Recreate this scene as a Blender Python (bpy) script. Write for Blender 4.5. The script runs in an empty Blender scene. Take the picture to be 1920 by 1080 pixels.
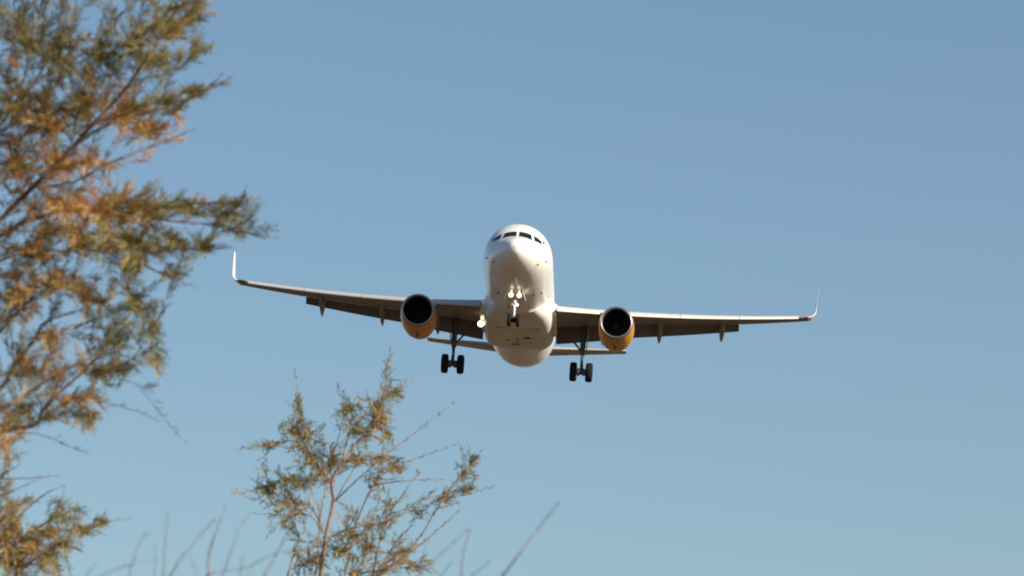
import bpy, math, random
import numpy as np
from mathutils import Vector, Matrix, Quaternion

scene = bpy.context.scene
C = scene.collection
rad = math.radians

# ------------------------------------------------------------------ camera
ELEV = rad(9.0)
FPX = 9690.0                      # focal length in pixels of a 1920 wide frame
CAMP = Vector((0, 0, 1.7))
RX = Matrix.Rotation(ELEV, 3, 'X')
cam = bpy.data.cameras.new("camera")
cam.sensor_width = 36.0
cam.lens = 36.0 * FPX / 1920.0
cam.clip_start = 0.1
cam.clip_end = 60000
cam.dof.use_dof = True
cam.dof.focus_distance = 175.0
cam.dof.aperture_fstop = 14.0
cam.dof.aperture_blades = 7
co = bpy.data.objects.new("camera", cam)
C.objects.link(co)
co.location = CAMP
co.rotation_euler = (rad(90) + ELEV, 0, 0)
scene.camera = co

# ------------------------------------------------------------------ light
SUN = Vector((0.77, -0.49, 0.43)).normalized()       # direction towards the sun
sun_el = math.asin(SUN.z)
w = bpy.data.worlds.new("World")
scene.world = w
w.use_nodes = True
nt = w.node_tree
sky = nt.nodes.new("ShaderNodeTexSky")
sky.sky_type = 'NISHITA'
sky.sun_disc = False
sky.sun_elevation = sun_el
sky.sun_rotation = math.atan2(SUN.x, SUN.y)
sky.altitude = 0
sky.air_density = 0.9
sky.dust_density = 0.8
sky.ozone_density = 2.6
bg = nt.nodes["Background"]
bg.inputs[1].default_value = 0.0725
wb = nt.nodes.new("ShaderNodeMix")               # white balance of the sky light
wb.data_type = 'RGBA'
wb.blend_type = 'MULTIPLY'
wb.inputs[0].default_value = 1.0
wb.inputs[7].default_value = (0.985, 1.015, 0.98, 1)
nt.links.new(sky.outputs[0], wb.inputs[6])
nt.links.new(wb.outputs[2], bg.inputs[0])
sl = bpy.data.lights.new("sun", 'SUN')
sl.energy = 5.0
sl.angle = rad(0.53)
sl.color = (1.0, 0.885, 0.71)
so = bpy.data.objects.new("sun", sl)
C.objects.link(so)
so.rotation_euler = SUN.to_track_quat('Z', 'Y').to_euler()
scene.view_settings.view_transform = 'Standard'
scene.view_settings.look = 'None'
scene.view_settings.exposure = 0.58
scene.view_settings.gamma = 1.0
scene.cycles.filter_width = 2.0
scene.cycles.max_bounces = 6


# ------------------------------------------------------------------ helpers
def P(px, py, d):
    """world point seen at pixel (px, py) of the 1920x1080 photograph at depth d"""
    return CAMP + RX @ (Vector(((px - 960) / FPX, 1.0, (540 - py) / FPX)) * d)


def mat(name, col, rough=0.5, metal=0.0, coat=0.0, noise=0.0, nscale=3.0, emit=None, estr=0.0):
    m = bpy.data.materials.new(name)
    m.use_nodes = True
    t = m.node_tree
    b = t.nodes["Principled BSDF"]
    b.inputs["Base Color"].default_value = (*col, 1)
    b.inputs["Roughness"].default_value = rough
    b.inputs["Metallic"].default_value = metal
    b.inputs["Coat Weight"].default_value = coat
    b.inputs["Coat Roughness"].default_value = 0.12
    if noise > 0:
        tc = t.nodes.new("ShaderNodeTexCoord")
        n = t.nodes.new("ShaderNodeTexNoise")
        n.inputs["Scale"].default_value = nscale
        n.inputs["Detail"].default_value = 6
        r = t.nodes.new("ShaderNodeMapRange")
        r.inputs[1].default_value = 0.3
        r.inputs[2].default_value = 0.7
        r.inputs[3].default_value = 1 - noise
        r.inputs[4].default_value = 1 + noise * 0.4
        mx = t.nodes.new("ShaderNodeMix")
        mx.data_type = 'RGBA'
        mx.blend_type = 'MULTIPLY'
        mx.inputs[0].default_value = 1
        mx.inputs[6].default_value = (*col, 1)
        t.links.new(tc.outputs["Object"], n.inputs["Vector"])
        t.links.new(n.outputs[0], r.inputs[0])
        t.links.new(r.outputs[0], mx.inputs[7])
        t.links.new(mx.outputs[2], b.inputs["Base Color"])
    if emit:
        b.inputs["Emission Color"].default_value = (*emit, 1)
        b.inputs["Emission Strength"].default_value = estr
    return m


class MB:
    """collects geometry and links it as ONE mesh object"""
    def __init__(s):
        s.v, s.f, s.m, s.c = [], [], [], []

    def add(s, verts, faces, mi=0, col=None):
        o = len(s.v)
        s.v.extend([tuple(p) for p in verts])
        s.f.extend([tuple(i + o for i in f) for f in faces])
        s.m.extend([mi] * len(faces))
        if col is not None:
            s.c.extend([col] * len(verts))

    def loft(s, rings, mi=0, caps=True, closed=True):
        n = len(rings[0])
        vs = [p for r in rings for p in r]
        fs = []
        for i in range(len(rings) - 1):
            for j in range(n if closed else n - 1):
                k = (j + 1) % n
                fs.append((i * n + j, i * n + k, (i + 1) * n + k, (i + 1) * n + j))
        if caps:
            fs.append(tuple(range(n - 1, -1, -1)))
            fs.append(tuple((len(rings) - 1) * n + j for j in range(n)))
        s.add(vs, fs, mi)

    def tube(s, pts, rs, n=8, mi=0, caps=True):
        rings = []
        pts = [Vector(p) for p in pts]
        if not hasattr(rs, '__len__'):
            rs = [rs] * len(pts)
        up = None
        for i, p in enumerate(pts):
            t = (pts[min(i + 1, len(pts) - 1)] - pts[max(i - 1, 0)])
            t = t.normalized() if t.length > 1e-9 else Vector((0, 0, 1))
            if up is None:
                up = t.orthogonal().normalized()
            up = (up - t * up.dot(t))
            up = up.normalized() if up.length > 1e-6 else t.orthogonal().normalized()
            b = t.cross(up)
            rings.append([p + (up * math.cos(2 * math.pi * k / n) + b * math.sin(2 * math.pi * k / n)) * rs[i] for k in range(n)])
        s.loft(rings, mi, caps)

    def lathe(s, o, axis, prof, n=32, mi=0):
        """prof: list of (distance along axis, radius)"""
        o = Vector(o); a = Vector(axis).normalized()
        u = a.orthogonal().normalized(); b = a.cross(u)
        rings = [[o + a * d + (u * math.cos(2 * math.pi * k / n) + b * math.sin(2 * math.pi * k / n)) * max(r, 1e-4) for k in range(n)] for d, r in prof]
        s.loft(rings, mi, caps=False)

    def box(s, c, d, rot=None, mi=0):
        c = Vector(c)
        vs = [Vector((x * d[0] / 2, y * d[1] / 2, z * d[2] / 2)) for x in (-1, 1) for y in (-1, 1) for z in (-1, 1)]
        if rot:
            vs = [rot @ v for v in vs]
        s.add([c + v for v in vs], [(0, 1, 3, 2), (4, 6, 7, 5), (0, 4, 5, 1), (2, 3, 7, 6), (0, 2, 6, 4), (1, 5, 7, 3)], mi)

    def build(s, name, mats, parent=None, smooth=True, bevel=0.0, off=None, angle=40):
        me = bpy.data.meshes.new(name)
        vs = s.v if off is None else [(p[0] - off[0], p[1] - off[1], p[2] - off[2]) for p in s.v]
        me.from_pydata(vs, [], s.f)
        for m in (mats if isinstance(mats, (list, tuple)) else [mats]):
            me.materials.append(m)
        me.polygons.foreach_set("material_index", s.m)
        if s.c:
            at = me.attributes.new("leaf", 'FLOAT', 'POINT')
            at.data.foreach_set("value", s.c)
        me.update()
        if not s.c:
            import bmesh
            bm = bmesh.new(); bm.from_mesh(me)
            bmesh.ops.recalc_face_normals(bm, faces=bm.faces)
            bm.to_mesh(me); bm.free()
        if smooth:
            me.polygons.foreach_set("use_smooth", [True] * len(me.polygons))
            if angle < 180:
                me.set_sharp_from_angle(angle=rad(angle))
        o = bpy.data.objects.new(name, me)
        C.objects.link(o)
        if parent:
            o.parent = parent
        if bevel:
            b = o.modifiers.new("bevel", 'BEVEL'); b.width = bevel; b.segments = 2
        return o


def empty(name, label, cat, loc=(0, 0, 0), group=None):
    o = bpy.data.objects.new(name, None)
    C.objects.link(o)
    o.location = loc
    o['label'] = label; o['category'] = cat
    if group:
        o['group'] = group
    return o


def pchip(xs, ys):
    xs = np.array(xs, float); ys = np.array(ys, float)
    h = np.diff(xs); d = np.diff(ys) / h
    m = np.zeros_like(xs)
    m[0], m[-1] = d[0], d[-1]
    for i in range(1, len(xs) - 1):
        if d[i - 1] * d[i] > 0:
            w1, w2 = 2 * h[i] + h[i - 1], h[i] + 2 * h[i - 1]
            m[i] = (w1 + w2) / (w1 / d[i - 1] + w2 / d[i])
    def f(x):
        i = int(min(max(np.searchsorted(xs, x) - 1, 0), len(h) - 1))
        t = (x - xs[i]) / h[i]
        return float((2 * t**3 - 3 * t**2 + 1) * ys[i] + (t**3 - 2 * t**2 + t) * h[i] * m[i] + (-2 * t**3 + 3 * t**2) * ys[i + 1] + (t**3 - t**2) * h[i] * m[i + 1])
    return f


# ------------------------------------------------------------------ ground
gm = mat("dry_ground", (0.092, 0.055, 0.024), 0.95, noise=0.35, nscale=0.02)
g = MB()
R0 = 30000
N = 48
g.add([(0, 0, 0)] + [(R0 * math.cos(2 * math.pi * k / N), R0 * math.sin(2 * math.pi * k / N), 0) for k in range(N)],
      [(0, 1 + k, 1 + (k + 1) % N) for k in range(N)])
go = g.build("ground", gm, smooth=False)
go['kind'] = "structure"

# ------------------------------------------------------------------ airliner
M_white = mat("white_paint", (0.85, 0.835, 0.80), 0.28, coat=0.35, noise=0.05, nscale=0.7)
M_belly = mat("belly_paint", (0.72, 0.70, 0.67), 0.4, coat=0.1, noise=0.12, nscale=0.9)
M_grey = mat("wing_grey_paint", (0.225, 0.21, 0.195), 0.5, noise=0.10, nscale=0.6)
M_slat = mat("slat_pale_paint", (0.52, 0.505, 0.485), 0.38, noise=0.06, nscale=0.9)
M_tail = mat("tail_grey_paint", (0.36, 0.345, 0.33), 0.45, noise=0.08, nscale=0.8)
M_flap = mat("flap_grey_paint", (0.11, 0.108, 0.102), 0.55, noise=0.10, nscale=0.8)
M_yellow = mat("yellow_paint", (0.64, 0.262, 0.009), 0.35, coat=0.12, noise=0.05)
M_lip = mat("bare_metal", (0.34, 0.34, 0.345), 0.36, metal=0.85)
M_duct = mat("dark_liner", (0.012, 0.014, 0.018), 0.6)
M_fan = mat("fan_blades", (0.012, 0.013, 0.016), 0.45, metal=0.0)
M_glass = mat("cockpit_glass", (0.010, 0.010, 0.011), 0.12)
M_glass.node_tree.nodes["Principled BSDF"].inputs["Specular IOR Level"].default_value = .12
M_seam = mat("dark_seam", (0.05, 0.05, 0.05), 0.6)
M_tyre = mat("tyre_rubber", (0.012, 0.012, 0.014), 0.85)
M_tyre.node_tree.nodes["Principled BSDF"].inputs["Specular IOR Level"].default_value = .15
M_rim = mat("wheel_rim", (0.10, 0.10, 0.11), 0.4, metal=0.4)
M_gear = mat("gear_dark_metal", (0.10, 0.10, 0.11), 0.45, metal=0.2)
M_gearw = mat("gear_white_paint", (0.75, 0.74, 0.72), 0.4)
M_lamp = mat("lit_lamp", (1, 1, 1), 0.3, emit=(1.0, 0.84, 0.58), estr=1.7)
M_land = mat("lit_landing_lamp", (1, 1, 1), 0.3, emit=(1.0, 0.76, 0.46), estr=4.0)
M_lamps = mat("small_lit_lamp", (1, 1, 1), 0.3, emit=(1.0, 0.85, 0.58), estr=.9)
M_dim = mat("unlit_lamp", (0.25, 0.25, 0.26), 0.35)
M_red = mat("red_lens", (0.6, 0.02, 0.03), 0.2)
M_green = mat("green_lens", (0.01, 0.07, 0.03), 0.2)

PIT, YAW, ROL = rad(-12.89), rad(-1.853), rad(4.064)
air = empty("airliner", "white airliner with yellow engines and lowered landing gear flying towards the viewer", "airplane")
Rp = Matrix.Rotation(ROL, 3, 'Y') @ Matrix.Rotation(PIT, 3, 'X') @ Matrix.Rotation(YAW, 3, 'Z')
air.matrix_world = Matrix.Translation(CAMP + RX @ Vector((0.253, 288.17, 2.922))) @ (RX @ Rp).to_4x4()

# --- fuselage (local axes: x towards port, y aft, z up)
ztop = pchip([0, .12, .3, .6, 1, 1.5, 1.8, 2.2, 2.7, 3.2, 4, 5, 6, 7.5, 24, 29, 32, 35, 37.5],
             [-.62, -.33, -.17, -.02, .13, .29, .39, .60, .90, 1.20, 1.60, 1.87, 2.0, 2.07, 2.07, 2.05, 1.93, 1.70, 1.40])
zbot = pchip([0, .12, .3, .6, 1, 1.5, 2, 3, 4, 5, 6, 7.5, 23, 25, 27, 29, 31, 33, 35, 37.5],
             [-.62, -.90, -1.07, -1.25, -1.42, -1.58, -1.71, -1.89, -1.99, -2.04, -2.06, -2.07, -2.07, -2.0, -1.72, -1.30, -.80, -.26, .30, .95])
wid = pchip([0, .12, .3, .6, 1, 1.5, 2, 2.5, 3, 4, 5, 6, 7, 24, 27, 30, 33, 36, 37.5],
            [0, .30, .50, .74, .98, 1.22, 1.41, 1.56, 1.68, 1.84, 1.92, 1.96, 1.975, 1.975, 1.90, 1.58, 1.08, .52, .20])


def fus(y, th):
    """point on the fuselage skin; th = angle from the top, positive to port"""
    a, b, ww = ztop(y), zbot(y), wid(y)
    zc, h = (a + b) / 2, (a - b) / 2
    return Vector((ww * math.sin(th), y, zc + h * math.cos(th)))


ys = [0.002, .01, .03, .06, .1, .15, .22, .3, .4, .5, .6, .75] + list(np.arange(.9, 7.6, .18)) + list(np.arange(8, 24, 1.0)) + list(np.arange(24, 37.6, .5)) + [37.5]
f = MB()
NT = 72
f.loft([[fus(y, 2 * math.pi * k / NT) for k in range(NT)] for y in ys])
fo = f.build("fuselage", M_white, air, angle=180)


def fus_at(y, x, up=True):
    """skin point over half-width coordinate x on the upper side"""
    return fus(y, math.asin(max(-1, min(1, x / wid(y)))))


def patch(corners, n=10, off=0.012):
    """grid patch on the skin between four (y, th) corners, laid just proud of the skin"""
    vs, fs = [], []
    (a, b, c, d) = corners
    for i in range(n + 1):
        for j in range(n + 1):
            u, v = i / n, j / n
            y = (a[0] * (1 - u) + b[0] * u) * (1 - v) + (d[0] * (1 - u) + c[0] * u) * v
            t = (a[1] * (1 - u) + b[1] * u) * (1 - v) + (d[1] * (1 - u) + c[1] * u) * v
            p = fus(y, t)
            e = 1e-3
            nrm = (fus(y, t + e) - fus(y, t - e)).cross(fus(y + e, t) - fus(y - e, t))
            if nrm.dot(Vector((p.x, 0, p.z - (ztop(y) + zbot(y)) / 2))) < 0:
                nrm = -nrm
            vs.append(p + nrm.normalized() * off)
    for i in range(n):
        for j in range(n):
            q = i * (n + 1) + j
            fs.append((q, q + 1, q + n + 2, q + n + 1))
    return vs, fs


def th_of(y, x):
    return math.asin(max(-1, min(1, x / wid(y))))


for s in (-1, 1):
    # front pane, sliding side pane, rear side pane
    panes = [[(1.84, th_of(1.84, s * .07)), (1.93, th_of(1.93, s * .83)), (2.66, th_of(2.66, s * .73)), (2.62, th_of(2.62, s * .07))],
             [(2.08, th_of(2.08, s * .96)), (2.66, s * 1.05), (2.88, s * .92), (2.74, th_of(2.74, s * .87))],
             [(2.88, s * 1.09), (3.26, s * 1.07), (3.30, s * .98), (3.08, s * .94)]]
    for c in panes:
        m = MB(); m.add(*patch(c)); m.build("cockpit_window", M_glass, fo, angle=180)
# cabin windows, doors' seams
for s in (-1, 1):
    for i in range(36):
        y = 7.2 + i * 0.533
        if abs(i - 14) < 1 or abs(i - 16) < 1:
            pass
        m = MB(); m.add(*patch([(y, s * 1.36), (y + .23, s * 1.36), (y + .23, s * 1.19), (y, s * 1.19)], 3)); m.build("cabin_window", M_glass, fo, angle=180)
# small skin fittings: probes, ports, drain masts, blade antennas
for (y, t, r) in ((1.9, 2.05, .05), (1.9, -2.05, .05), (3.0, 1.75, .05), (3.0, -1.75, .05), (6.8, 2.6, .07), (6.8, -2.6, .07), (7.5, 2.35, .06), (9.2, 2.75, .07), (9.2, -2.9, .06)):
    p = fus(y, t); nrm = Vector((p.x, 0, p.z)).normalized()
    m = MB(); m.tube([p - nrm * .02, p + nrm * .05, p + nrm * .09 + Vector((0, -.06, 0))], [r, r * .8, r * .4], 10)
    m.build("probe", M_seam, fo)


def blade(y, z0, h, ch, down=False, x=0.0):
    m = MB()
    sgn = -1 if down else 1
    rings = []
    for k in range(5):
        t = k / 4
        c = ch * (1 - .5 * t); yy = y + .55 * ch * t
        rings.append([Vector((x + wx * .03 * (1 - .5 * t), yy + q * c, z0 + sgn * h * t)) for (q, wx) in ((0, 0), (.3, 1), (1, 0), (.3, -1))])
    m.loft(rings)
    return m


blade(7.2, 2.02, .42, .42).build("antenna", M_white, fo)
blade(11.5, 2.05, .30, .4).build("antenna", M_white, fo)
blade(8.6, -2.05, .32, .4, True).build("antenna", M_white, fo)
blade(25.0, -1.98, .34, .35, True, .15).build("antenna", M_white, fo)

# --- belly fairing
bw = pchip([10.4, 11.5, 13, 15, 18, 20, 22, 24], [1.2, 1.74, 2.0, 2.05, 2.05, 1.98, 1.7, 1.1])
bb = pchip([10.4, 11.5, 13, 15, 17.3, 18.3, 19.8, 22, 24], [-2.0, -2.20, -2.40, -2.48, -2.50, -2.43, -2.0, -1.7, -1.4])
m = MB()
rings = []
for y in list(np.arange(10.4, 24.01, .3)):
    ww, zb = bw(y), bb(y)
    zt = -0.75
    zc, h = zt, zt - zb
    ring = []
    for k in range(41):
        a = math.pi * k / 40
        ca, sa = math.cos(a), math.sin(a)
        e = 0.40
        ring.append(Vector((ww * math.copysign(abs(ca)**e, ca), y, zc - h * abs(sa)**e)))
    rings.append(ring)
m.loft(rings)
fair = m.build("belly_fairing", M_belly, air, angle=60)
for (x, y, lx, ly) in ((.55, 15.2, .5, .22), (-.6, 15.9, .2, .12), (-.2, 17.0, .35, .16), (.75, 16.4, .18, .12), (0.1, 17.2, .14, .1)):
    k = MB(); zz = bb(y)
    k.lathe((x, y, zz + .05), (0, 0, -1), [(0, .5 * lx), (.06, .5 * lx), (.075, .3 * lx), (.08, 0)], 12)
    k.build("vent", M_seam, fair)
for s in (-1, 1):                                       # closed wheel bay door seams
    k = MB(); k.tube([(s * .05, 13.6, bb(13.6) + .012), (s * .05, 15.5, bb(15.5) + .012), (s * .05, 17.2, bb(17.2) + .012)], .022, 6); k.build("door_seam", M_seam, fair)
k = MB(); k.tube([(x, 13.1, bb(13.1) + .02 - 0.0 * abs(x)) for x in np.linspace(-1.3, 1.3, 9)], .025, 6); k.build("door_seam", M_seam, fair)


# --- wings
def naca(t, n=18, camber=0.015):
    up, lo = [], []
    for i in range(n + 1):
        x = .5 * (1 - math.cos(math.pi * i / n))
        yt = 5 * t * (.2969 * math.sqrt(x) - .126 * x - .3516 * x * x + .2843 * x**3 - .1036 * x**4)
        yc = camber * 4 * x * (1 - x)
        up.append((x, yc + yt)); lo.append((x, yc - yt))
    return up[::-1] + lo[1:-1]


def wing_z(x):
    u = x - 1.9
    return -1.13 + .0895 * u + .0038 * u * u


def wing_le(x):
    return 12.8 + .521 * (x - 1.9)


def wing_chord(x):
    te = 18.9 + .02 * (x - 1.9) if x < 6.4 else 18.99 + (22.25 - 18.99) * (x - 6.4) / 10.6
    return te - wing_le(x)


def section(o, ch, t, pit, cant, s, trunc=1.0, toe=0.0):
    """airfoil ring at o; pit = nose-up angle, cant = local span direction angle above horizontal"""
    ring = []
    for (a, b) in naca(t):
        a = min(a, trunc)
        y, z = a * ch, b * ch
        y, z2 = y * math.cos(pit) + z * math.sin(pit), z * math.cos(pit) - y * math.sin(pit)
        ring.append(Vector((s * (o[0] - z2 * math.sin(cant) + a * ch * toe), o[1] + y, o[2] + z2 * math.cos(cant))))
    return ring


def build_wing(s):
    m = MB()
    rings = []
    xs = [1.2, 1.9, 3, 4.2, 5.4, 6.4, 7.5, 9, 10.5, 12, 13.0, 13.03, 14, 15, 16, 17.08]
    for x in xs:
        t = .145 - .04 * min(1, (x - 1.2) / 6) - .002 * max(0, x - 7)
        pit = rad(-0.8 - 3.0 * (x - 1.9) / 15)
        tr = .86 if x <= 13.0 else 1.0
        rings.append(section((x, wing_le(x), wing_z(x)), wing_chord(x), t, pit, rad(5), s, tr))
    m.loft(rings)
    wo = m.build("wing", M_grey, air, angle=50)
    # sharklet: blended curve, then a near vertical blade
    m = MB(); rings = []
    x, z, y = 17.05, wing_z(17.05), wing_le(17.05)
    ang = rad(11)
    ch = wing_chord(17.05)
    rings.append(section((x, y, z), ch, .09, rad(-3.8), ang, s))
    N1 = 10
    for i in range(1, N1 + 1):
        a = ang + (rad(86.5) - ang) * (i / N1)
        st = 0.078
        x += st * math.cos(a); z += st * math.sin(a); y += st * (.60 if i > 3 else .52)
        ch = 1.58 - .035 * i
        rings.append(section((x, y, z), ch, .085, rad(-3.8) * (1 - i / N1), a, s, 1.0, -.05 * i / N1))
    for i in range(1, 9):
        st = 0.195
        x += st * math.cos(rad(86.5)); z += st * math.sin(rad(86.5)); y += st * .62
        ch = 1.26 - .085 * i
        rings.append(section((x, y, z), ch if i < 8 else ch * .8, .055, 0, rad(86.5), s, 1.0, -.05))
    m.loft(rings)
    m.build("winglet", M_white, wo, angle=50)
    # navigation light in the tip leading edge
    m = MB()
    span_ = (16.6, 16.8, 17.0, 17.15) if s < 0 else (16.85, 16.91, 16.97, 17.03)
    pts = [Vector((s * xx, wing_le(xx) - .035, wing_z(xx) + .012)) for xx in span_]
    m.tube(pts, [.04, .075, .075, .03] if s < 0 else [.02, .05, .05, .02], 10)
    m.build("navigation_light", M_red if s > 0 else M_green, wo)
    # slats
    prof = [(.66, .17), (.50, .205), (.34, .205), (.2, .165), (.09, .085), (.02, -.01), (0, -.08), (.015, -.145), (.06, -.205), (.12, -.235),
            (.135, -.20), (.13, -.1), (.17, 0), (.26, .09), (.4, .14), (.66, .155)]
    for (xa, xb) in ((2.25, 5.25), (6.05, 9.4), (9.43, 12.9), (12.93, 16.45)):
        m = MB(); rings = []
        for i in range(9):
            x = xa + (xb - xa) * i / 8
            sc = 1.0 - .40 * (x - 2) / 14.3
            d = rad(20)
            ring = []
            for (a, b) in prof:
                yy, zz = a * sc * 1.0, b * sc * .76
                yy, zz = yy * math.cos(d) - zz * math.sin(d) * -1, zz * math.cos(d) + yy * math.sin(d) * .9
                ring.append(Vector((s * x, wing_le(x) - .40 * sc + yy, wing_z(x) - .11 * sc + zz)))
            rings.append(ring)
        m.loft(rings)
        m.build("slat", M_slat, wo, angle=45)
    # flaps
    for (xa, xb, ca, cb) in ((2.12, 6.2, 1.40, 1.12), (6.25, 12.95, 1.06, .62)):
        m = MB(); rings = []
        for i in range(11):
            x = xa + (xb - xa) * i / 10
            c = ca + (cb - ca) * i / 10
            te = wing_le(x) + wing_chord(x) * .86
            pit0 = rad(-0.8 - 3.0 * (x - 1.9) / 15)
            zte = wing_z(x) - math.sin(pit0) * wing_chord(x) * .86
            rings.append(section((x, te + .06, zte - .01 * c), c, .13, rad(-35) * -1, rad(4), s))
        m.loft(rings)
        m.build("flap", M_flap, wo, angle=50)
    # flap track fairings
    for (x, ln) in ((4.9, 3.3), (8.25, 3.1), (11.95, 2.6)):
        m = MB()
        te = wing_le(x) + wing_chord(x)
        zz = wing_z(x) + .33
        path = [(te - ln * .62, zz - .08, .04), (te - ln * .50, zz - .17, .14), (te - ln * .3, zz - .27, .20), (te - ln * .1, zz - .42, .205), (te + ln * .08, zz - .63, .18), (te + ln * .22, zz - .88, .115), (te + ln * .30, zz - 1.04, .03)]
        rings = []
        for (yy, z2, r) in path:
            rings.append([Vector((s * x + r * .92 * math.cos(q), yy, z2 + r * 1.35 * math.sin(q))) for q in [2 * math.pi * k / 16 for k in range(16)]])
        m.loft(rings)
        m.build("flap_track_fairing", M_grey, wo, angle=70)
    # landing light hung under the wing root
    lx, ly, lz = s * 2.2 if s < 0 else 1.98, 14.9, -1.86
    q = 1.0 if s < 0 else .5
    m = MB()
    m.tube([(lx, ly + .55, lz + .45), (lx, ly + .16, lz)], .05, 8)
    m.lathe((lx, ly, lz), (0, 1, 0), [(-.03, .19 * q), (.03, .20 * q), (.12, .15 * q), (.18, .06 * q), (.19, 0)], 20)
    hs = m.build("landing_light_housing", M_seam, wo)
    m = MB()
    m.lathe((lx, ly, lz), (0, 1, 0), [(-.05 * q, 0), (-.04 * q, .12 * q), (-.01, .175 * q), (.0, .18 * q)], 20)
    lens = m.build("landing_light", M_land if s < 0 else M_dim, wo)
    if s < 0:
        lens['label'] = "brightly lit landing light"
        m = MB()
        m.lathe((lx + .22, ly - .25, lz + .02), (0, 1, 0), [(-.03, 0), (-.02, .06), (.02, .075), (.06, 0)], 14)
        m.build("landing_light", M_lamps, wo)
    return wo


for s in (-1, 1):
    build_wing(s)

# wing root fillets
for s in (-1, 1):
    m = MB(); rings = []
    for (x, dy, g_, zz) in ((1.5, -1.2, 1.2, .30), (1.8, -.7, 1.1, .10), (1.98, -.3, 1.03, .0), (2.22, -.02, 1.0, -.0)):
        ring = []
        le, chd = wing_le(1.9) + dy, (wing_chord(1.9)) - dy
        for (a, b) in naca(.145 * g_ * (1.25 if x < 1.9 else 1.0)):
            ring.append(Vector((s * x, le + a * chd * .97, wing_z(2) + zz * (1 - a) * .5 + b * chd * 1.05 - a * .40)))
        rings.append(ring)
    m.loft(rings)
    m.build("wing_root_fillet", M_white, air, angle=60)

# --- tailplane and fin
for s in (-1, 1):
    m = MB(); rings = []
    for x in (.5, 1.2, 2.5, 4, 5.5, 6.1, 6.23):
        q = (x - .5) / 5.73
        ch = 3.5 - 2.1 * q if x < 6.2 else 1.1
        le = 31.2 + 3.35 * q + (.15 if x > 6.2 else 0)
        z = 0.63 + .125 * (x - .5)
        # trimmed nose down about y = 34
        tr = rad(-3.5)
        dz = (le - 34.0) * math.sin(-tr)
        rings.append(section((x, le, z + dz), ch, .11, tr, rad(6), s))
    m.loft(rings)
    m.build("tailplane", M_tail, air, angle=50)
m = MB(); rings = []
for i in range(7):
    q = i / 6
    ch = 5.9 - 3.9 * q; le = 28.9 + 5.2 * q; z = 1.6 + 6.2 * q
    ring = [Vector((b * ch, le + a * ch, z)) for (a, b) in naca(.1, camber=0)]
    rings.append(ring)
m.loft(rings)
m.build("fin", M_yellow, air, angle=50)


# --- engines
def build_engine(s):
    ex, ey, ez = s * 5.75, 11.0, -2.12
    tilt = rad(-1.0)
    ax = Vector((0, math.cos(tilt), math.sin(tilt)))
    o = Vector((ex, ey, ez))
    m = MB()
    m.lathe(o, ax, [(.16, .975), (.4, 1.005), (.9, 1.035), (1.5, 1.05), (2.2, 1.04), (2.9, .99), (3.5, .92), (4.1, .80), (4.12, .76), (3.4, .8)], 56)
    eo = m.build("engine", M_yellow, air, angle=60)
    m = MB()
    m.lathe(o, ax, [(.17, .978), (.09, .955), (.035, .925), (.008, .895), (0, .872), (.01, .85), (.05, .825), (.12, .812), (.2, .808)], 56)
    m.build("intake_lip", M_lip, eo, angle=180)
    m = MB()
    m.lathe(o, ax, [(.2, .8075), (.5, .81), (1.0, .83), (1.3, .83)], 56)
    m.build("intake_duct", M_duct, eo, angle=180)
    m = MB()
    m.lathe(o, ax, [(1.28, .83), (1.3, .2)], 40)
    u = ax.orthogonal().normalized(); b = ax.cross(u)
    for k in range(22):
        a = 2 * math.pi * k / 22
        d1 = u * math.cos(a) + b * math.sin(a)
        d2 = u * math.cos(a + .26) + b * math.sin(a + .26)
        m.add([o + ax * 1.12 + d1 * .24, o + ax * 1.08 + d1 * .82, o + ax * 1.2 + d2 * .82, o + ax * 1.22 + d2 * .24], [(0, 1, 2, 3)])
    m.build("fan", M_fan, eo, angle=30)
    m = MB()
    m.lathe(o, ax, [(.82, 0), (.86, .06), (.96, .14), (1.1, .22), (1.22, .26)], 24)
    m.build("spinner", M_duct, eo, angle=180)
    m = MB()
    m.lathe(o, ax, [(3.5, .62), (4.2, .56), (4.7, .42), (4.75, .36), (4.6, .30), (5.2, .14), (5.5, .01)], 32)
    m.build("exhaust_nozzle", M_lip, eo, angle=60)
    # pylon
    m = MB(); rings = []
    for (y, zl, zh, wd) in ((12.2, -1.2, -1.08, .03), (12.8, -1.25, -.95, .14), (13.6, -1.3, -.78, .20), (14.8, -1.35, -.62, .22), (16.0, -1.25, -.7, .2), (17.2, -1.05, -.8, .06)):
        rings.append([Vector((ex + sx * wd, y, z)) for (sx, z) in ((-1, zl), (1, zl), (1, zh), (-1, zh))])
    m.loft(rings)
    m.build("pylon", M_white, eo, bevel=.03)
    # drain fitting at the keel and latch line
    kb = MB()
    kb.tube([o + ax * 1.7 + Vector((0, 0, -1.08)), o + ax * 1.75 + Vector((0, 0, -1.2))], [.09, .03], 8)
    kb.build("drain_mast", M_seam, eo)
    # strake
    st = MB()
    q = -s
    st.add([o + ax * 1.0 + Vector((q * .78, 0, .74)), o + ax * 2.2 + Vector((q * .80, 0, .76)), o + ax * 2.2 + Vector((q * 1.02, 0, .98)), o + ax * 1.5 + Vector((q * .95, 0, .90)),
            o + ax * 1.0 + Vector((q * .80, 0, .72)), o + ax * 2.2 + Vector((q * .82, 0, .74)), o + ax * 2.2 + Vector((q * 1.04, 0, .96)), o + ax * 1.5 + Vector((q * .97, 0, .88))],
           [(0, 1, 2, 3), (7, 6, 5, 4), (0, 3, 7, 4), (3, 2, 6, 7), (2, 1, 5, 6), (1, 0, 4, 5)])
    st.build("strake", M_white, eo, smooth=False)


for s in (-1, 1):
    build_engine(s)


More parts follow.
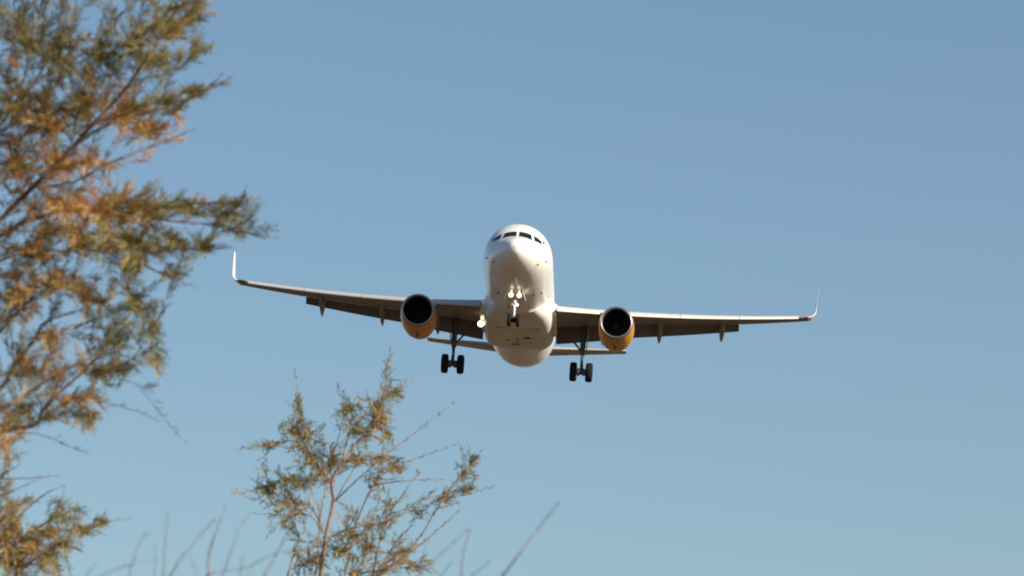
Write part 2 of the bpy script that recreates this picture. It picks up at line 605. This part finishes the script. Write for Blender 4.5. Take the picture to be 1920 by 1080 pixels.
# --- landing gear
def wheel(m, c, r, wd):
    c = Vector(c)
    t = MB()
    h = wd / 2
    m.lathe(c + Vector((-h, 0, 0)), (1, 0, 0), [(.02, r * .62), (0, r * .74), (.012, r * .86), (.06 * wd / .42, r * .955), (.14 * wd / .42, r), (.21 * wd / .42, r * .992), (wd - .14 * wd / .42, r), (wd - .06 * wd / .42, r * .955), (wd - .012, r * .86), (wd, r * .74), (wd - .02, r * .62)], 36, 0)
    m.lathe(c + Vector((-h, 0, 0)), (1, 0, 0), [(.02, r * .62), (.05, r * .55), (.08, r * .3), (.04, r * .2), (.04, 0)], 24, 1)
    m.lathe(c + Vector((h, 0, 0)), (-1, 0, 0), [(.02, r * .62), (.05, r * .55), (.08, r * .3), (.04, r * .2), (.04, 0)], 24, 1)


for s in (-1, 1):
    gx, gy, gz = s * 3.795, 17.7, -3.77
    m = MB()
    m.tube([(gx, gy - .1, -1.0), (gx, gy - .05, -1.9), (gx, gy, -2.75)], [.17, .16, .15], 18)
    m.tube([(gx, gy, -2.72), (gx, gy, gz)], .085, 16)
    m.tube([(gx - .42, gy, gz), (gx + .42, gy, gz)], .085, 14)
    m.lathe((gx, gy, gz - .14), (0, 0, 1), [(0, 0), (0, .1), (.28, .13), (.34, .09), (.34, 0)], 16)
    for dx in (-.16, .16):                               # brake packs
        m.lathe((gx + dx - .08, gy, gz), (1, 0, 0), [(0, 0), (0, .22), (.16, .22), (.16, 0)], 20)
    go_ = m.build("main_landing_gear", M_gear, air, angle=50)
    for dx in (-.465, .465):
        m = MB(); wheel(m, (gx + dx, gy, gz), .575, .42); m.build("wheel", [M_tyre, M_rim], go_, angle=50)
    m = MB()                                             # side stay
    m.tube([(gx - s * .05, gy, -2.55), (gx - s * .55, gy - .03, -1.98), (gx - s * 1.25, gy - .1, -1.3)], [.055, .06, .06], 10)
    m.build("side_stay", M_gear, go_)
    m = MB()                                             # torque links
    m.tube([(gx, gy - .1, -2.75), (gx, gy - .42, -3.15), (gx, gy - .08, -3.6)], .05, 8)
    m.build("torque_link", M_gear, go_)
    m = MB()                                             # leg door
    m.box((gx + s * .26, gy + .05, -1.75), (.04, .95, 1.35), Matrix.Rotation(s * rad(3), 3, 'Y'))
    m.build("gear_door", M_grey, go_, smooth=False, bevel=.012)
    m = MB()
    m.tube([(gx + s * .13, gy - .16, -1.3), (gx + s * .15, gy - .18, -2.3), (gx + .06 * s, gy - .12, -3.1), (gx + .1 * s, gy - .1, gz + .15)], .022, 6)
    m.build("brake_hose", M_seam, go_)

nx, ny, nz = 0.0, 5.07, -3.70
m = MB()
m.tube([(0, ny + .12, -1.9), (0, ny + .05, -2.75)], [.12, .11], 16)
m.tube([(0, ny + .05, -2.72), (0, ny, nz + .1)], [.075, .07], 14)
m.tube([(0, ny + .15, -2.62), (0, ny + .9, -2.0)], .05, 8)
ng = m.build("nose_landing_gear", M_gearw, air, angle=50)
m = MB()
m.lathe((-.30, ny, nz), (1, 0, 0), [(0, 0), (0, .07), (.14, .10), (.22, .15), (.38, .15), (.46, .10), (.6, .07), (.6, 0)], 14)
m.build("axle", M_tyre, ng)
for dx in (-.25, .25):
    m = MB(); wheel(m, (dx, ny, nz), .385, .20); m.build("wheel", [M_tyre, M_rim], ng, angle=50)
m = MB()
m.tube([(0, ny - .05, -2.85), (0, ny - .28, -3.1), (0, ny - .03, -3.45)], .035, 8)
m.build("torque_link", M_gearw, ng)
m = MB()
m.lathe((0, ny + .06, -2.92), (0, 0, 1), [(0, 0), (0, .13), (.22, .14), (.22, 0)], 18)
m.tube([(-.17, ny - .02, -2.82), (.17, ny - .02, -2.82)], .07, 10)
m.build("steering_collar", M_gear, ng)
for s in (-1, 1):
    lx, ly, lz = s * .235, ny - .12, -2.28
    m = MB()
    m.lathe((lx, ly, lz), (0, 1, 0), [(0, .145), (-.06, .155), (-.06, .168), (.05, .17), (.12, .14), (.18, .05), (.18, 0)], 20)
    m.tube([(lx, ly + .1, lz), (0, ny + .1, lz - .05)], .03, 8)
    m.build("lamp_housing", M_gear, ng)
    m = MB()
    m.lathe((lx, ly, lz), (0, 1, 0), [(-.03, 0), (-.025, .10), (-.01, .135), (0, .14)], 20)
    m.build("taxi_light", M_lamp, ng)
    m = MB()
    m.lathe((lx - s * .01, ly + .03, lz + .19), (0, 1, 0), [(-.03, 0), (-.02, .05), (0, .07), (.06, .06), (.1, 0)], 16)
    m.build("taxi_light", M_lamps, ng)
    m = MB()
    m.lathe((s * .13, ly + .02, -2.83), (0, 1, 0), [(-.03, 0), (-.02, .07), (0, .10), (.08, .08), (.12, 0)], 16)
    m.build("turnoff_light", M_lamps if s > 0 else M_dim, ng)
    m = MB()
    m.box((s * .50, ny + .25, -2.28), (.03, 1.1, .62), Matrix.Rotation(s * rad(-24), 3, 'Y'))
    m.build("gear_door", M_white, ng, smooth=False, bevel=.01)

# ------------------------------------------------------------------ vegetation
rng = random.Random(7)


def leaf_material(name, c0, c1, c2):
    m = bpy.data.materials.new(name); m.use_nodes = True
    t = m.node_tree; b = t.nodes["Principled BSDF"]
    at = t.nodes.new("ShaderNodeAttribute"); at.attribute_name = "leaf"
    cr = t.nodes.new("ShaderNodeValToRGB")
    cr.color_ramp.elements[0].color = (*c0, 1); cr.color_ramp.elements[0].position = 0.1
    cr.color_ramp.elements[1].color = (*c2, 1); cr.color_ramp.elements[1].position = 0.95
    e = cr.color_ramp.elements.new(.5); e.color = (*c1, 1)
    t.links.new(at.outputs["Fac"], cr.inputs[0]); t.links.new(cr.outputs[0], b.inputs["Base Color"])
    b.inputs["Roughness"].default_value = .7
    b.inputs["Specular IOR Level"].default_value = .2
    tr = t.nodes.new("ShaderNodeBsdfTranslucent"); ms = t.nodes.new("ShaderNodeMixShader"); ms.inputs[0].default_value = .42
    t.links.new(cr.outputs[0], tr.inputs[0])
    t.links.new(b.outputs[0], ms.inputs[1]); t.links.new(tr.outputs[0], ms.inputs[2])
    t.links.new(ms.outputs[0], t.nodes["Material Output"].inputs[0])
    return m


M_leaf = leaf_material("tamarisk_leaf", (.25, .25, .12), (.44, .35, .125), (.74, .44, .17))
M_bark = mat("tamarisk_bark", (.13, .075, .055), .85, noise=.3, nscale=30)
M_bark2 = mat("pale_bark", (.27, .17, .12), .85, noise=.3, nscale=30)
M_stem = mat("dry_stem", (.20, .13, .115), .8, noise=.25, nscale=25)


def catmull(pts, per=6):
    pts = [Vector(p) for p in pts]
    q = [pts[0] * 2 - pts[1]] + pts + [pts[-1] * 2 - pts[-2]]
    out = []
    for i in range(1, len(q) - 2):
        a, b, c, d = q[i - 1], q[i], q[i + 1], q[i + 2]
        for k in range(per):
            t = k / per
            out.append(.5 * ((2 * b) + (c - a) * t + (2 * a - 5 * b + 4 * c - d) * t * t + (3 * b - a - 3 * c + d) * t**3))
    out.append(pts[-1])
    return out


def rvec():
    return Vector((rng.gauss(0, 1), rng.gauss(0, 1), rng.gauss(0, 1))).normalized()


def turned(d, ang):
    """d turned by ang about a random axis square to it"""
    ax = d.cross(rvec())
    ax = ax.normalized() if ax.length > 1e-6 else d.orthogonal().normalized()
    return (Quaternion(ax, ang) @ d).normalized()


def spindle(m, p, d, ln, r, col):
    u = d.orthogonal().normalized(); b = d.cross(u)
    q = p + d * ln * .4
    vs = [p] + [q + (u * math.cos(a) + b * math.sin(a)) * r for a in (0, 2.094, 4.189)] + [p + d * ln]
    m.add(vs, [(0, 2, 1), (0, 3, 2), (0, 1, 3), (4, 1, 2), (4, 2, 3), (4, 3, 1)], 0, col)


class Tree:
    def __init__(s, depth, px):
        s.d, s.u = depth, depth / FPX           # u = metres per photo pixel at this depth
        s.lean, s.fat = Vector((.22, 0, .14)), 1.0
        s.nodes, s.dirs, s.fol, s.limbs, s.twigs = [], [], MB(), [], MB()

    def trace(s, pts, r0, r1, wob=1.0, spread=.22):
        """a branch along a course given in the photo, wandering in depth on its own"""
        dz = rng.uniform(-spread, spread); out = []
        for (x, y) in pts:
            dz += rng.uniform(-.05, .05)
            out.append(P(x, y, s.d + dz))
        c = catmull(out, 6)
        for i in range(1, len(c) - 1):
            c[i] = c[i] + rvec() * s.u * wob
        n = len(c)
        rs = [(r0 + (r1 - r0) * (i / (n - 1))) * s.u for i in range(n)]
        s.limbs.append((c, rs))
        for i in range(n):
            s.nodes.append(c[i]); s.dirs.append((c[min(i + 1, n - 1)] - c[max(i - 1, 0)]).normalized())
        return c

    def spray(s, p, d, size, col, k=4):
        u = s.u
        ln = size * u * rng.uniform(.6, 1.5)
        spindle(s.fol, p, d, ln, u * s.fat * rng.uniform(.5, .9), col)
        for i in range(k):
            t = rng.uniform(.05, .9)
            dd = turned(d, rng.uniform(.15, .55))
            spindle(s.fol, p + d * ln * t, dd, u * size * rng.uniform(.18, .5), u * s.fat * rng.uniform(.45, .9), min(1, max(0, col + rng.uniform(-.16, .16))))

    def leafy(s, c, step, size, col, start=.15, k=4):
        """sprays along polyline c, set alternately like the teeth of a comb"""
        acc, side = 0, 1
        n = len(c)
        ax = (c[-1] - c[0]).cross(Vector((0, 1, 0)) + rvec() * .5)
        ax = ax.normalized() if ax.length > 1e-9 else Vector((0, 0, 1))
        for i in range(int(n * start), n - 1):
            seg = c[i + 1] - c[i]
            L = seg.length / s.u
            if L < 1e-6:
                continue
            acc += L
            while acc > step:
                acc -= step * rng.uniform(.7, 1.3)
                side = -side
                d = seg.normalized()
                d = (d + (ax * side * .75 + rvec() * .42) * rng.uniform(.35, .95)).normalized()
                s.spray(c[i] + seg * rng.random(), (d + s.lean).normalized(), size * (1.2 - .75 * i / n), min(1, max(0, col + rng.gauss(0, .10))), k)
        d = (c[-1] - c[-2]).normalized()
        s.spray(c[-1], d, size * .8, col, 2)

    def grow(s, tips, r=.9, step=6, size=20, maxd=170, k=4, up=.1, mind=26):
        """a twig from the nearest fitting branch point to every tip"""
        N = np.array([tuple(p) for p in s.nodes]); D = np.array([tuple(p) for p in s.dirs])
        tips = [(P(x, y, s.d + rng.gauss(0, dd)), a) for (x, y, dd, a) in tips]
        dist = [min(np.linalg.norm(N - np.array(tuple(t)), axis=1)) for t, a in tips]
        for i in np.argsort(dist):
            t, a = tips[i]
            tv = np.array(tuple(t))
            dv = tv - N
            L = np.linalg.norm(dv, axis=1) + 1e-9
            cosv = (dv * D).sum(1) / L
            cost = L * (1 + 3.2 * (1 - cosv)) + (L < mind * s.u) * 120 * s.u
            j = int(np.argmin(cost))
            if L[j] > maxd * s.u or cosv[j] < .25:
                continue
            p0 = Vector(N[j]); d0 = Vector(D[j])
            ln = float(L[j])
            mid = p0 + d0 * ln * .3 + (t - p0) * .25
            c = catmull([p0, mid, t + Vector((0, 0, up * ln * .15))], 5)
            n = len(c)
            for q in range(1, n):
                c[q] = c[q] + rvec() * s.u * .5
            s.twigs.tube(c, [s.u * (r * (1 - .6 * q / n)) for q in range(n)], 4)
            nn = np.array([tuple(p) for p in c[3:]])
            dd = np.array([tuple((c[min(q + 1, n - 1)] - c[q - 1]).normalized()) for q in range(3, n)])
            N = np.vstack([N, nn]); D = np.vstack([D, dd])
            s.leafy(c, step, size, a, .2, k)

    def build(s, name, label, cat, base, trunkpts, bark, bark_t, group=None, twigname="twigs"):
        o = empty(name, label, cat, base, group)
        m = MB()
        m.tube(catmull([p for p, r in trunkpts], 5), np.interp(np.linspace(0, 1, (len(trunkpts) - 1) * 5 + 1), np.linspace(0, 1, len(trunkpts)), [r for p, r in trunkpts]).tolist(), 12)
        m.build("trunk", bark, o, off=base, angle=180)
        for (c, rs) in s.limbs:
            b = MB(); b.tube(c, rs, 7); b.build("branch", bark_t, o, off=base, angle=180)
        s.twigs.build("twigs", bark_t, o, off=base, angle=180)['kind'] = "stuff"
        s.fol.build("foliage", M_leaf, o, off=base, smooth=False)['kind'] = "stuff"
        return o


def blob_tips(blobs, dens=1.0, dd=.16):
    out = []
    for (cx, cy, rx, ry, n, a) in blobs:
        hue = a
        for _ in range(int(n * dens)):
            r = min(1.7, abs(rng.gauss(0, .72))); q = rng.uniform(0, 2 * math.pi)
            out.append((cx + rx * r * math.cos(q), cy + ry * r * math.sin(q), dd, min(1, max(0, rng.gauss(hue, .2)))))
    return out


# --- big tamarisk reaching in from the left
T = Tree(16.0, 0)
hub = P(-330, 900, 16.0)
L_br = [
    [(-330, 900), (-200, 620), (-80, 490), (0, 412), (39, 373), (78, 334), (128, 284), (175, 233), (218, 187), (249, 148), (272, 113), (288, 87), (311, 51), (331, 12), (345, -30)],
    [(-330, 900), (-220, 560), (-90, 330), (-20, 240), (10, 190), (23, 78), (28, -20)],
    [(-90, 420), (-30, 280), (35, 180), (60, 70), (62, -30)],
    [(-80, 490), (0, 330), (60, 230), (136, 117), (187, 78), (233, 20), (262, -20)],
    [(128, 284), (190, 240), (280, 210), (338, 190), (385, 171), (424, 150)],
    [(60, 352), (136, 342), (194, 311), (249, 288), (303, 268), (362, 243)],
    [(-330, 900), (-150, 640), (-60, 500), (20, 430), (100, 400), (190, 388), (270, 390), (340, 382), (410, 380), (478, 372)],
    [(190, 388), (260, 402), (320, 414), (372, 418), (430, 428), (508, 444)],
    [(-120, 560), (-20, 500), (60, 470), (153, 472), (204, 464), (230, 479), (238, 536), (262, 566), (281, 592), (298, 628), (307, 651)],
    [(204, 464), (298, 472), (350, 466), (396, 468)],
    [(240, 480), (298, 510), (358, 536)],
    [(-330, 900), (-160, 740), (-60, 670), (0, 621), (26, 592), (64, 558), (110, 520)],
    [(-330, 900), (-100, 800), (0, 728), (30, 681), (64, 638), (85, 604), (145, 583), (221, 549)],
    [(-330, 900), (-120, 820), (0, 766), (43, 745), (85, 715), (128, 690), (170, 672), (204, 655), (251, 647)],
    [(-330, 900), (-140, 850), (0, 809), (64, 796), (85, 762), (136, 715), (170, 681), (200, 650), (240, 610)],
    [(64, 796), (100, 770), (140, 745), (192, 753), (255, 770), (294, 787)],
    [(0, 809), (55, 813), (85, 817), (123, 834), (157, 847)],
    [(150, 700), (243, 715), (277, 745), (315, 792), (340, 822)],
    [(240, 610), (272, 664), (307, 707)],
    [(140, 615), (200, 590), (250, 575)],
    [(-90, 330), (-60, 180), (-40, 60), (-30, -80)],
    [(-200, 560), (-190, 300), (-150, 120), (-130, -60)],
    [(30, 200), (80, 130), (110, 50), (120, -40)],
    [(-330, 900), (-420, 650), (-480, 420), (-520, 200), (-500, 20)],
    [(-330, 900), (-330, 600), (-310, 350), (-290, 120), (-270, -100)],
    [(-420, 650), (-540, 560), (-660, 500), (-760, 470)],
    [(-330, 900), (-500, 800), (-640, 760), (-760, 740)],
    [(-330, 900), (-260, 900), (-180, 930), (-110, 980), (-60, 1040)],
    [(-330, 980), (-420, 1010), (-520, 1050), (-600, 1120)],
]
for i, b in enumerate(L_br):
    big = b[0] == (-330, 900)
    T.trace(b, 6.5 if big else (1.2 if i in (15, 16, 18) else .8 if i == 17 else 2.6), .4, 1.0)
L_bl = [
    (40, 60, 70, 90, 50, .2), (110, 90, 70, 90, 50, .2), (180, 110, 60, 70, 40, .2), (250, 90, 55, 60, 30, .25), (300, 50, 40, 50, 22, .3), (335, 60, 50, 45, 12, .3),
    (30, 200, 50, 70, 45, .4), (90, 230, 45, 60, 45, .75), (160, 200, 60, 50, 38, .35), (230, 210, 60, 40, 34, .6), (270, 245, 45, 25, 22, .7), (320, 190, 45, 18, 11, .3),
    (30, 310, 50, 60, 40, .6), (110, 310, 60, 40, 36, .8), (165, 300, 50, 25, 12, .8),
    (120, 390, 90, 40, 52, .82), (200, 400, 60, 35, 40, .7), (270, 385, 60, 30, 30, .4), (340, 390, 60, 25, 22, .2), (420, 405, 50, 25, 14, .12), (460, 438, 35, 10, 5, .1),
    (60, 470, 60, 40, 38, .6), (150, 450, 80, 35, 42, .5), (230, 450, 70, 35, 38, .42), (320, 450, 60, 22, 20, .3), (240, 500, 40, 40, 24, .3), (330, 515, 30, 15, 6, .3),
    (30, 560, 45, 50, 28, .65), (100, 530, 70, 40, 32, .6), (160, 560, 50, 40, 18, .5), (250, 570, 35, 40, 18, .2), (285, 620, 25, 40, 11, .15), (292, 680, 14, 28, 5, .15),
    (90, 635, 60, 40, 17, .8), (200, 640, 40, 40, 16, .15), (225, 690, 35, 20, 9, .2),
    (40, 700, 50, 50, 16, .5), (110, 700, 50, 40, 13, .65), (180, 700, 40, 30, 10, .2),
    (150, 748, 50, 18, 14, .7), (172, 785, 15, 20, 5, .4), (40, 770, 45, 30, 13, .5), (90, 780, 50, 25, 10, .25), (10, 800, 20, 25, 5, .7),
    (355, 30, 40, 40, 14, .2), (370, 95, 30, 14, 6, .1), (300, 110, 50, 40, 18, .3), (370, 170, 40, 14, 9, .15), (440, 385, 40, 20, 8, .1), (380, 465, 30, 12, 8, .2),
    (-60, 60, 70, 150, 60, .3), (-60, 300, 70, 120, 60, .5), (-60, 520, 70, 120, 45, .55), (-80, 700, 80, 100, 30, .5), (-180, 250, 90, 260, 70, .4), (60, -60, 140, 70, 50, .25), (240, -50, 100, 60, 30, .25),
    (-300, 250, 130, 260, 90, .4), (-480, 250, 130, 220, 80, .4), (-620, 520, 150, 110, 70, .35), (-600, 760, 170, 90, 60, .4), (-400, 620, 130, 160, 60, .5),
    (-120, 960, 80, 70, 30, .4), (-520, 1060, 110, 70, 36, .4), (-330, -40, 130, 110, 50, .3),
]
T.grow(blob_tips(L_bl, 2.0, .18), .55, 3.0, 24, 210, 5)
for c, rs in T.limbs:
    T.leafy(c, 10, 20, .25, .45)
base = P(-420, 540, 16.0); base.z = 0
base = Vector((base.x, base.y, 0))
T.build("tamarisk_tree", "large out-of-focus tamarisk with orange and green feathery sprays reaching in beside the left wing", "tree", base,
        [(base, .11), (base + Vector((.03, .05, .8)), .095), (base * .5 + hub * .5 + Vector((.02, 0, .25)), .08), (hub, .05)], M_bark, M_bark)

# --- small tamarisk below the starboard wing
T = Tree(26.0, 0)
T.lean, T.fat = Vector((.10, 0, .06)), 1.25
c_tr = [(601, 1085), (611, 1007), (625, 942)]
C_br = [
    [(560, 1500), (590, 1240), (601, 1085), (611, 1007), (625, 942), (622, 905), (640, 870), (668, 832), (693, 803), (717, 758), (725, 693), (731, 658)],
    [(693, 803), (720, 750), (750, 734), (774, 713)],
    [(625, 942), (660, 909), (701, 872), (750, 832), (794, 799), (847, 758)],
    [(622, 905), (632, 890), (684, 864), (725, 848)],
    [(625, 942), (636, 925), (660, 885), (684, 832), (690, 812)],
    [(575, 1300), (588, 1120), (595, 1047), (603, 950), (615, 901), (612, 880)],
    [(622, 905), (583, 901), (530, 901), (485, 917), (448, 925)],
    [(603, 884), (583, 860), (550, 827), (501, 836), (456, 840)],
    [(612, 890), (603, 884), (574, 836), (558, 795), (560, 750), (554, 701)],
    [(607, 999), (590, 960), (574, 950), (530, 942), (485, 921)],
    [(607, 999), (579, 966), (521, 966), (477, 962)],
    [(625, 905), (619, 868), (636, 815), (648, 750)],
    [(640, 870), (656, 803), (664, 754)],
    [(600, 1400), (635, 1140), (648, 1072), (668, 982), (701, 909), (733, 880), (778, 860), (847, 836)],
    [(620, 1420), (690, 1120), (701, 1068), (721, 982), (762, 917), (782, 893)],
    [(590, 1300), (640, 1110), (668, 1078), (725, 1064), (778, 1019), (827, 942), (872, 880), (898, 850)],
    [(611, 1010), (660, 990), (721, 978), (778, 954), (831, 937), (880, 925), (921, 913)],
    [(640, 1300), (690, 1110), (729, 1068), (786, 1023), (819, 995), (856, 962)],
    [(701, 909), (766, 901), (823, 899)],
    [(570, 1300), (540, 1110), (545, 1060), (560, 1010), (552, 985)],
    [(690, 1110), (740, 1020), (770, 985), (790, 940)],
]
for i, b in enumerate(C_br):
    big = b[0][1] > 1200
    T.trace(b, (5.0 if i == 0 else 2.7) if big else 1.5, .4, .6, .3)
C_bl = [
    (705, 775, 32, 40, 34, .45), (712, 790, 16, 18, 12, .8), (740, 735, 25, 22, 11, .3), (650, 765, 22, 28, 16, .2), (672, 805, 28, 22, 18, .25), (725, 690, 8, 25, 3, .2),
    (552, 805, 32, 28, 22, .2), (575, 815, 18, 25, 12, .2), (583, 860, 30, 25, 20, .3), (505, 835, 38, 9, 10, .15), (560, 755, 10, 28, 5, .15),
    (545, 900, 45, 26, 30, .15), (600, 890, 24, 22, 18, .6), (500, 918, 38, 16, 18, .1), (550, 945, 34, 16, 20, .55), (540, 975, 26, 22, 12, .2), (545, 990, 20, 14, 5, .4),
    (625, 865, 20, 28, 16, .55), (668, 862, 28, 13, 13, .5), (720, 862, 24, 10, 9, .45), (725, 815, 30, 12, 9, .2), (745, 878, 34, 12, 11, .2), (705, 900, 18, 20, 8, .2),
    (660, 1005, 36, 24, 22, .4), (690, 1025, 24, 20, 14, .3), (635, 1035, 30, 34, 20, .25), (590, 1050, 28, 40, 20, .3), (560, 1045, 20, 40, 10, .2),
    (750, 1035, 30, 24, 16, .5), (725, 950, 28, 22, 10, .2), (710, 985, 30, 18, 10, .4), (785, 955, 20, 25, 5, .3), (870, 890, 24, 30, 12, .15), (890, 860, 12, 14, 5, .3), (835, 930, 18, 16, 8, .5), (875, 918, 26, 6, 6, .4),
    (770, 1060, 32, 20, 10, .4), (715, 1070, 30, 20, 12, .5), (665, 1075, 30, 20, 12, .3), (660, 960, 20, 20, 4, .4),
    (640, 1150, 110, 40, 50, .3), (620, 1250, 110, 60, 40, .3), (600, 1370, 100, 80, 40, .3),
]
C_bl = [b[:5] + (b[5] * .85,) for b in C_bl]
T.grow(blob_tips(C_bl, 2.5, .16), .5, 4.2, 15, 150, 2, .08, 18)
for c, rs in T.limbs:
    T.leafy(c, 12, 13, .22, .55, 3)
hubp = P(575, 1500, 26.0)
base = Vector((hubp.x - .05, hubp.y, 0))
T.build("tamarisk_tree", "small slender tamarisk with sparse green sprays and bare shoots standing below the airliner's wheels", "tree", base,
        [(base, .055), (base + Vector((.03, .02, 1.0)), .05), (base * .4 + hubp * .6, .042), (P(575, 1300, 26.0), .024)], M_bark2, M_bark2)

# --- olive tamarisk bush in the lower left corner
T = Tree(19.0, 0)
B_br = [
    [(-120, 1400), (-40, 1180), (30, 1080), (75, 1042), (110, 1020), (140, 1000), (175, 988), (205, 977), (236, 974)],
    [(-120, 1400), (-60, 1150), (-10, 1060), (40, 1010), (80, 985), (110, 968), (140, 955), (160, 951)],
    [(80, 985), (105, 962), (115, 938), (120, 918)],
    [(-80, 1200), (-20, 1050), (10, 1000), (35, 970), (60, 945), (85, 926), (110, 914)],
    [(-60, 1150), (-20, 1010), (10, 970), (40, 945), (58, 930)],
    [(-100, 1250), (-60, 1000), (-30, 900), (0, 838), (30, 817), (55, 800)],
    [(-60, 1000), (-10, 905), (12, 885), (32, 873)],
    [(-30, 930), (10, 925), (38, 914), (62, 903)],
    [(-50, 960), (-20, 902), (20, 898), (70, 896), (102, 893)],
    [(140, 1000), (170, 985), (180, 968)],
    [(110, 1020), (140, 1026), (152, 1032)],
]
for i, b in enumerate(B_br):
    T.trace(b, 4 if b[0][1] > 1100 else 1.8, .4, .7, .2)
B_bl = [
    (20, 975, 30, 25, 26, .35), (15, 1010, 35, 35, 40, .5), (60, 1020, 40, 30, 44, .38), (30, 1055, 45, 28, 44, .5), (90, 1050, 34, 28, 30, .3), (95, 1000, 32, 18, 22, .3), (115, 970, 28, 14, 14, .15), (140, 955, 20, 8, 6, .12), (110, 945, 10, 22, 6, .1),
    (150, 998, 26, 14, 20, .35), (185, 980, 22, 10, 10, .15), (115, 1025, 20, 16, 14, .4), (20, 950, 24, 18, 10, .2), (45, 940, 20, 10, 5, .1),
    (10, 830, 24, 22, 10, .7), (12, 870, 20, 25, 7, .3), (5, 915, 12, 30, 6, .2), (40, 815, 12, 10, 4, .6),
    (-50, 1000, 50, 120, 50, .5), (-100, 1200, 90, 90, 50, .4), (30, 1120, 120, 50, 60, .4), (-60, 860, 50, 60, 16, .4),
]
B_bl = [b[:5] + (min(.85, b[5] + .12),) for b in B_bl]
T.grow(blob_tips(B_bl, 1.7, .14), .5, 3.4, 19, 150, 3, .1, 20)
for c, rs in T.limbs:
    T.leafy(c, 12, 14, .2, .6, 3)
hubp = P(-120, 1400, 19.0)
base = Vector((hubp.x - .1, hubp.y, 0))
T.build("tamarisk_bush", "olive green tamarisk bush rising into the lower left corner under the large tamarisk", "bush", base,
        [(base, .06), (base + Vector((.02, .03, 1.0)), .05), (base * .4 + hubp * .6, .04), (hubp, .03)], M_bark, M_bark)


# --- leafless shoots along the bottom edge
def bare_shrub(label, depth, stems, root_px):
    stems = [(p, a * .55, b * .5) for (p, a, b) in stems]
    u = depth / FPX
    rp = P(root_px, 540, depth)
    base = Vector((rp.x, rp.y, 0))
    o = empty("bare_shrub", label, "shrub", base)
    for (pts, r0, r1) in stems:
        dz = rng.uniform(-.5, .5)
        pw = [P(x, y, depth + dz + rng.uniform(-.03, .03)) for (x, y) in pts]
        # continue down to the root crown on the ground
        low = pw[0]
        foot = base + Vector((rng.uniform(-.12, .12), rng.uniform(-.12, .12), 0))
        ctl = low - (pw[1] - pw[0]).normalized() * (low - foot).length * .55
        c = [foot * (1 - t)**2 + ctl * 2 * t * (1 - t) + low * t * t for t in [i / 12 for i in range(12)]] + catmull(pw, 6)
        n = len(c)
        for i in range(12, n):
            c[i] = c[i] + rvec() * u * .7
        k0 = 12
        rs = [(r0 * 1.8 - r0 * .8 * min(1, i / k0)) * u if i < k0 else (r0 + (r1 - r0) * (i - k0) / max(1, n - 1 - k0)) * u for i in range(n)]
        m = MB(); m.tube(c, rs, 7)
        # buds at the nodes and the tip
        for i in range(k0, n, 3):
            d = (c[min(i + 1, n - 1)] - c[i - 1]).normalized()
            dd = turned(d, .5)
            m.tube([c[i], c[i] + dd * u * 4, c[i] + dd * u * 8], [rs[i] * 1.25, rs[i] * .9, rs[i] * .15], 5)
        d = (c[-1] - c[-2]).normalized()
        m.tube([c[-1] - d * u, c[-1] + d * u * 5, c[-1] + d * u * 10], [rs[-1], rs[-1] * 1.7, rs[-1] * .2], 5)
        m.build("stem", M_stem, o, off=base, angle=180)
    return o


bare_shrub("thin leafless shrub of upright shoots between the corner bush and the small tamarisk", 11.0, [
    ([(238, 1110), (242, 1080), (250, 1049), (266, 1009), (274, 1002)], 2.2, 1.0),
    ([(307, 1110), (307, 1080), (308, 1042), (311, 1000), (313, 971)], 2.6, 1.2),
    ([(300, 1110), (319, 1080), (342, 1044), (375, 1005), (399, 977)], 3.0, 1.2),
    ([(388, 1120), (390, 1080), (392, 1040), (403, 1003), (421, 954)], 4.5, 1.6),
    ([(405, 1110), (417, 1080), (432, 1038), (447, 994), (462, 970)], 2.4, .9),
    ([(475, 1120), (495, 1080), (517, 1042), (539, 998)], 4.0, 1.2),
    ([(150, 1100), (200, 1075), (231, 1062), (252, 1057), (290, 1049)], 1.8, .7),
    ([(380, 1095), (397, 1075), (452, 1066), (484, 1053), (511, 1040)], 2.0, .8),
    ([(448, 1110), (450, 1075), (454, 1044)], 1.8, 1.0),
    ([(150, 1110), (162, 1080), (176, 1060)], 1.6, .8),
    ([(350, 1110), (368, 1080), (358, 1045)], 1.6, .8),
    ([(286, 1110), (290, 1070), (292, 1030)], 2.0, .8),
    ([(455, 1110), (465, 1076), (480, 1056)], 2.0, .9),
], 330)
bare_shrub("thin leafless shrub of leaning shoots right of the small tamarisk", 11.5, [
    ([(915, 1120), (943, 1080), (974, 1038), (1009, 992), (1044, 947)], 3.4, 1.5),
    ([(770, 1100), (792, 1071), (827, 1038), (871, 998)], 2.6, 1.1),
    ([(862, 1120), (864, 1080), (870, 1031), (880, 998)], 3.0, 1.2),
    ([(812, 1110), (827, 1080), (845, 1057)], 2.0, 1.0),
    ([(860, 1110), (884, 1080), (913, 1057)], 2.0, 1.0),
    ([(780, 1110), (787, 1070), (800, 1015)], 2.8, 1.0),
], 850)
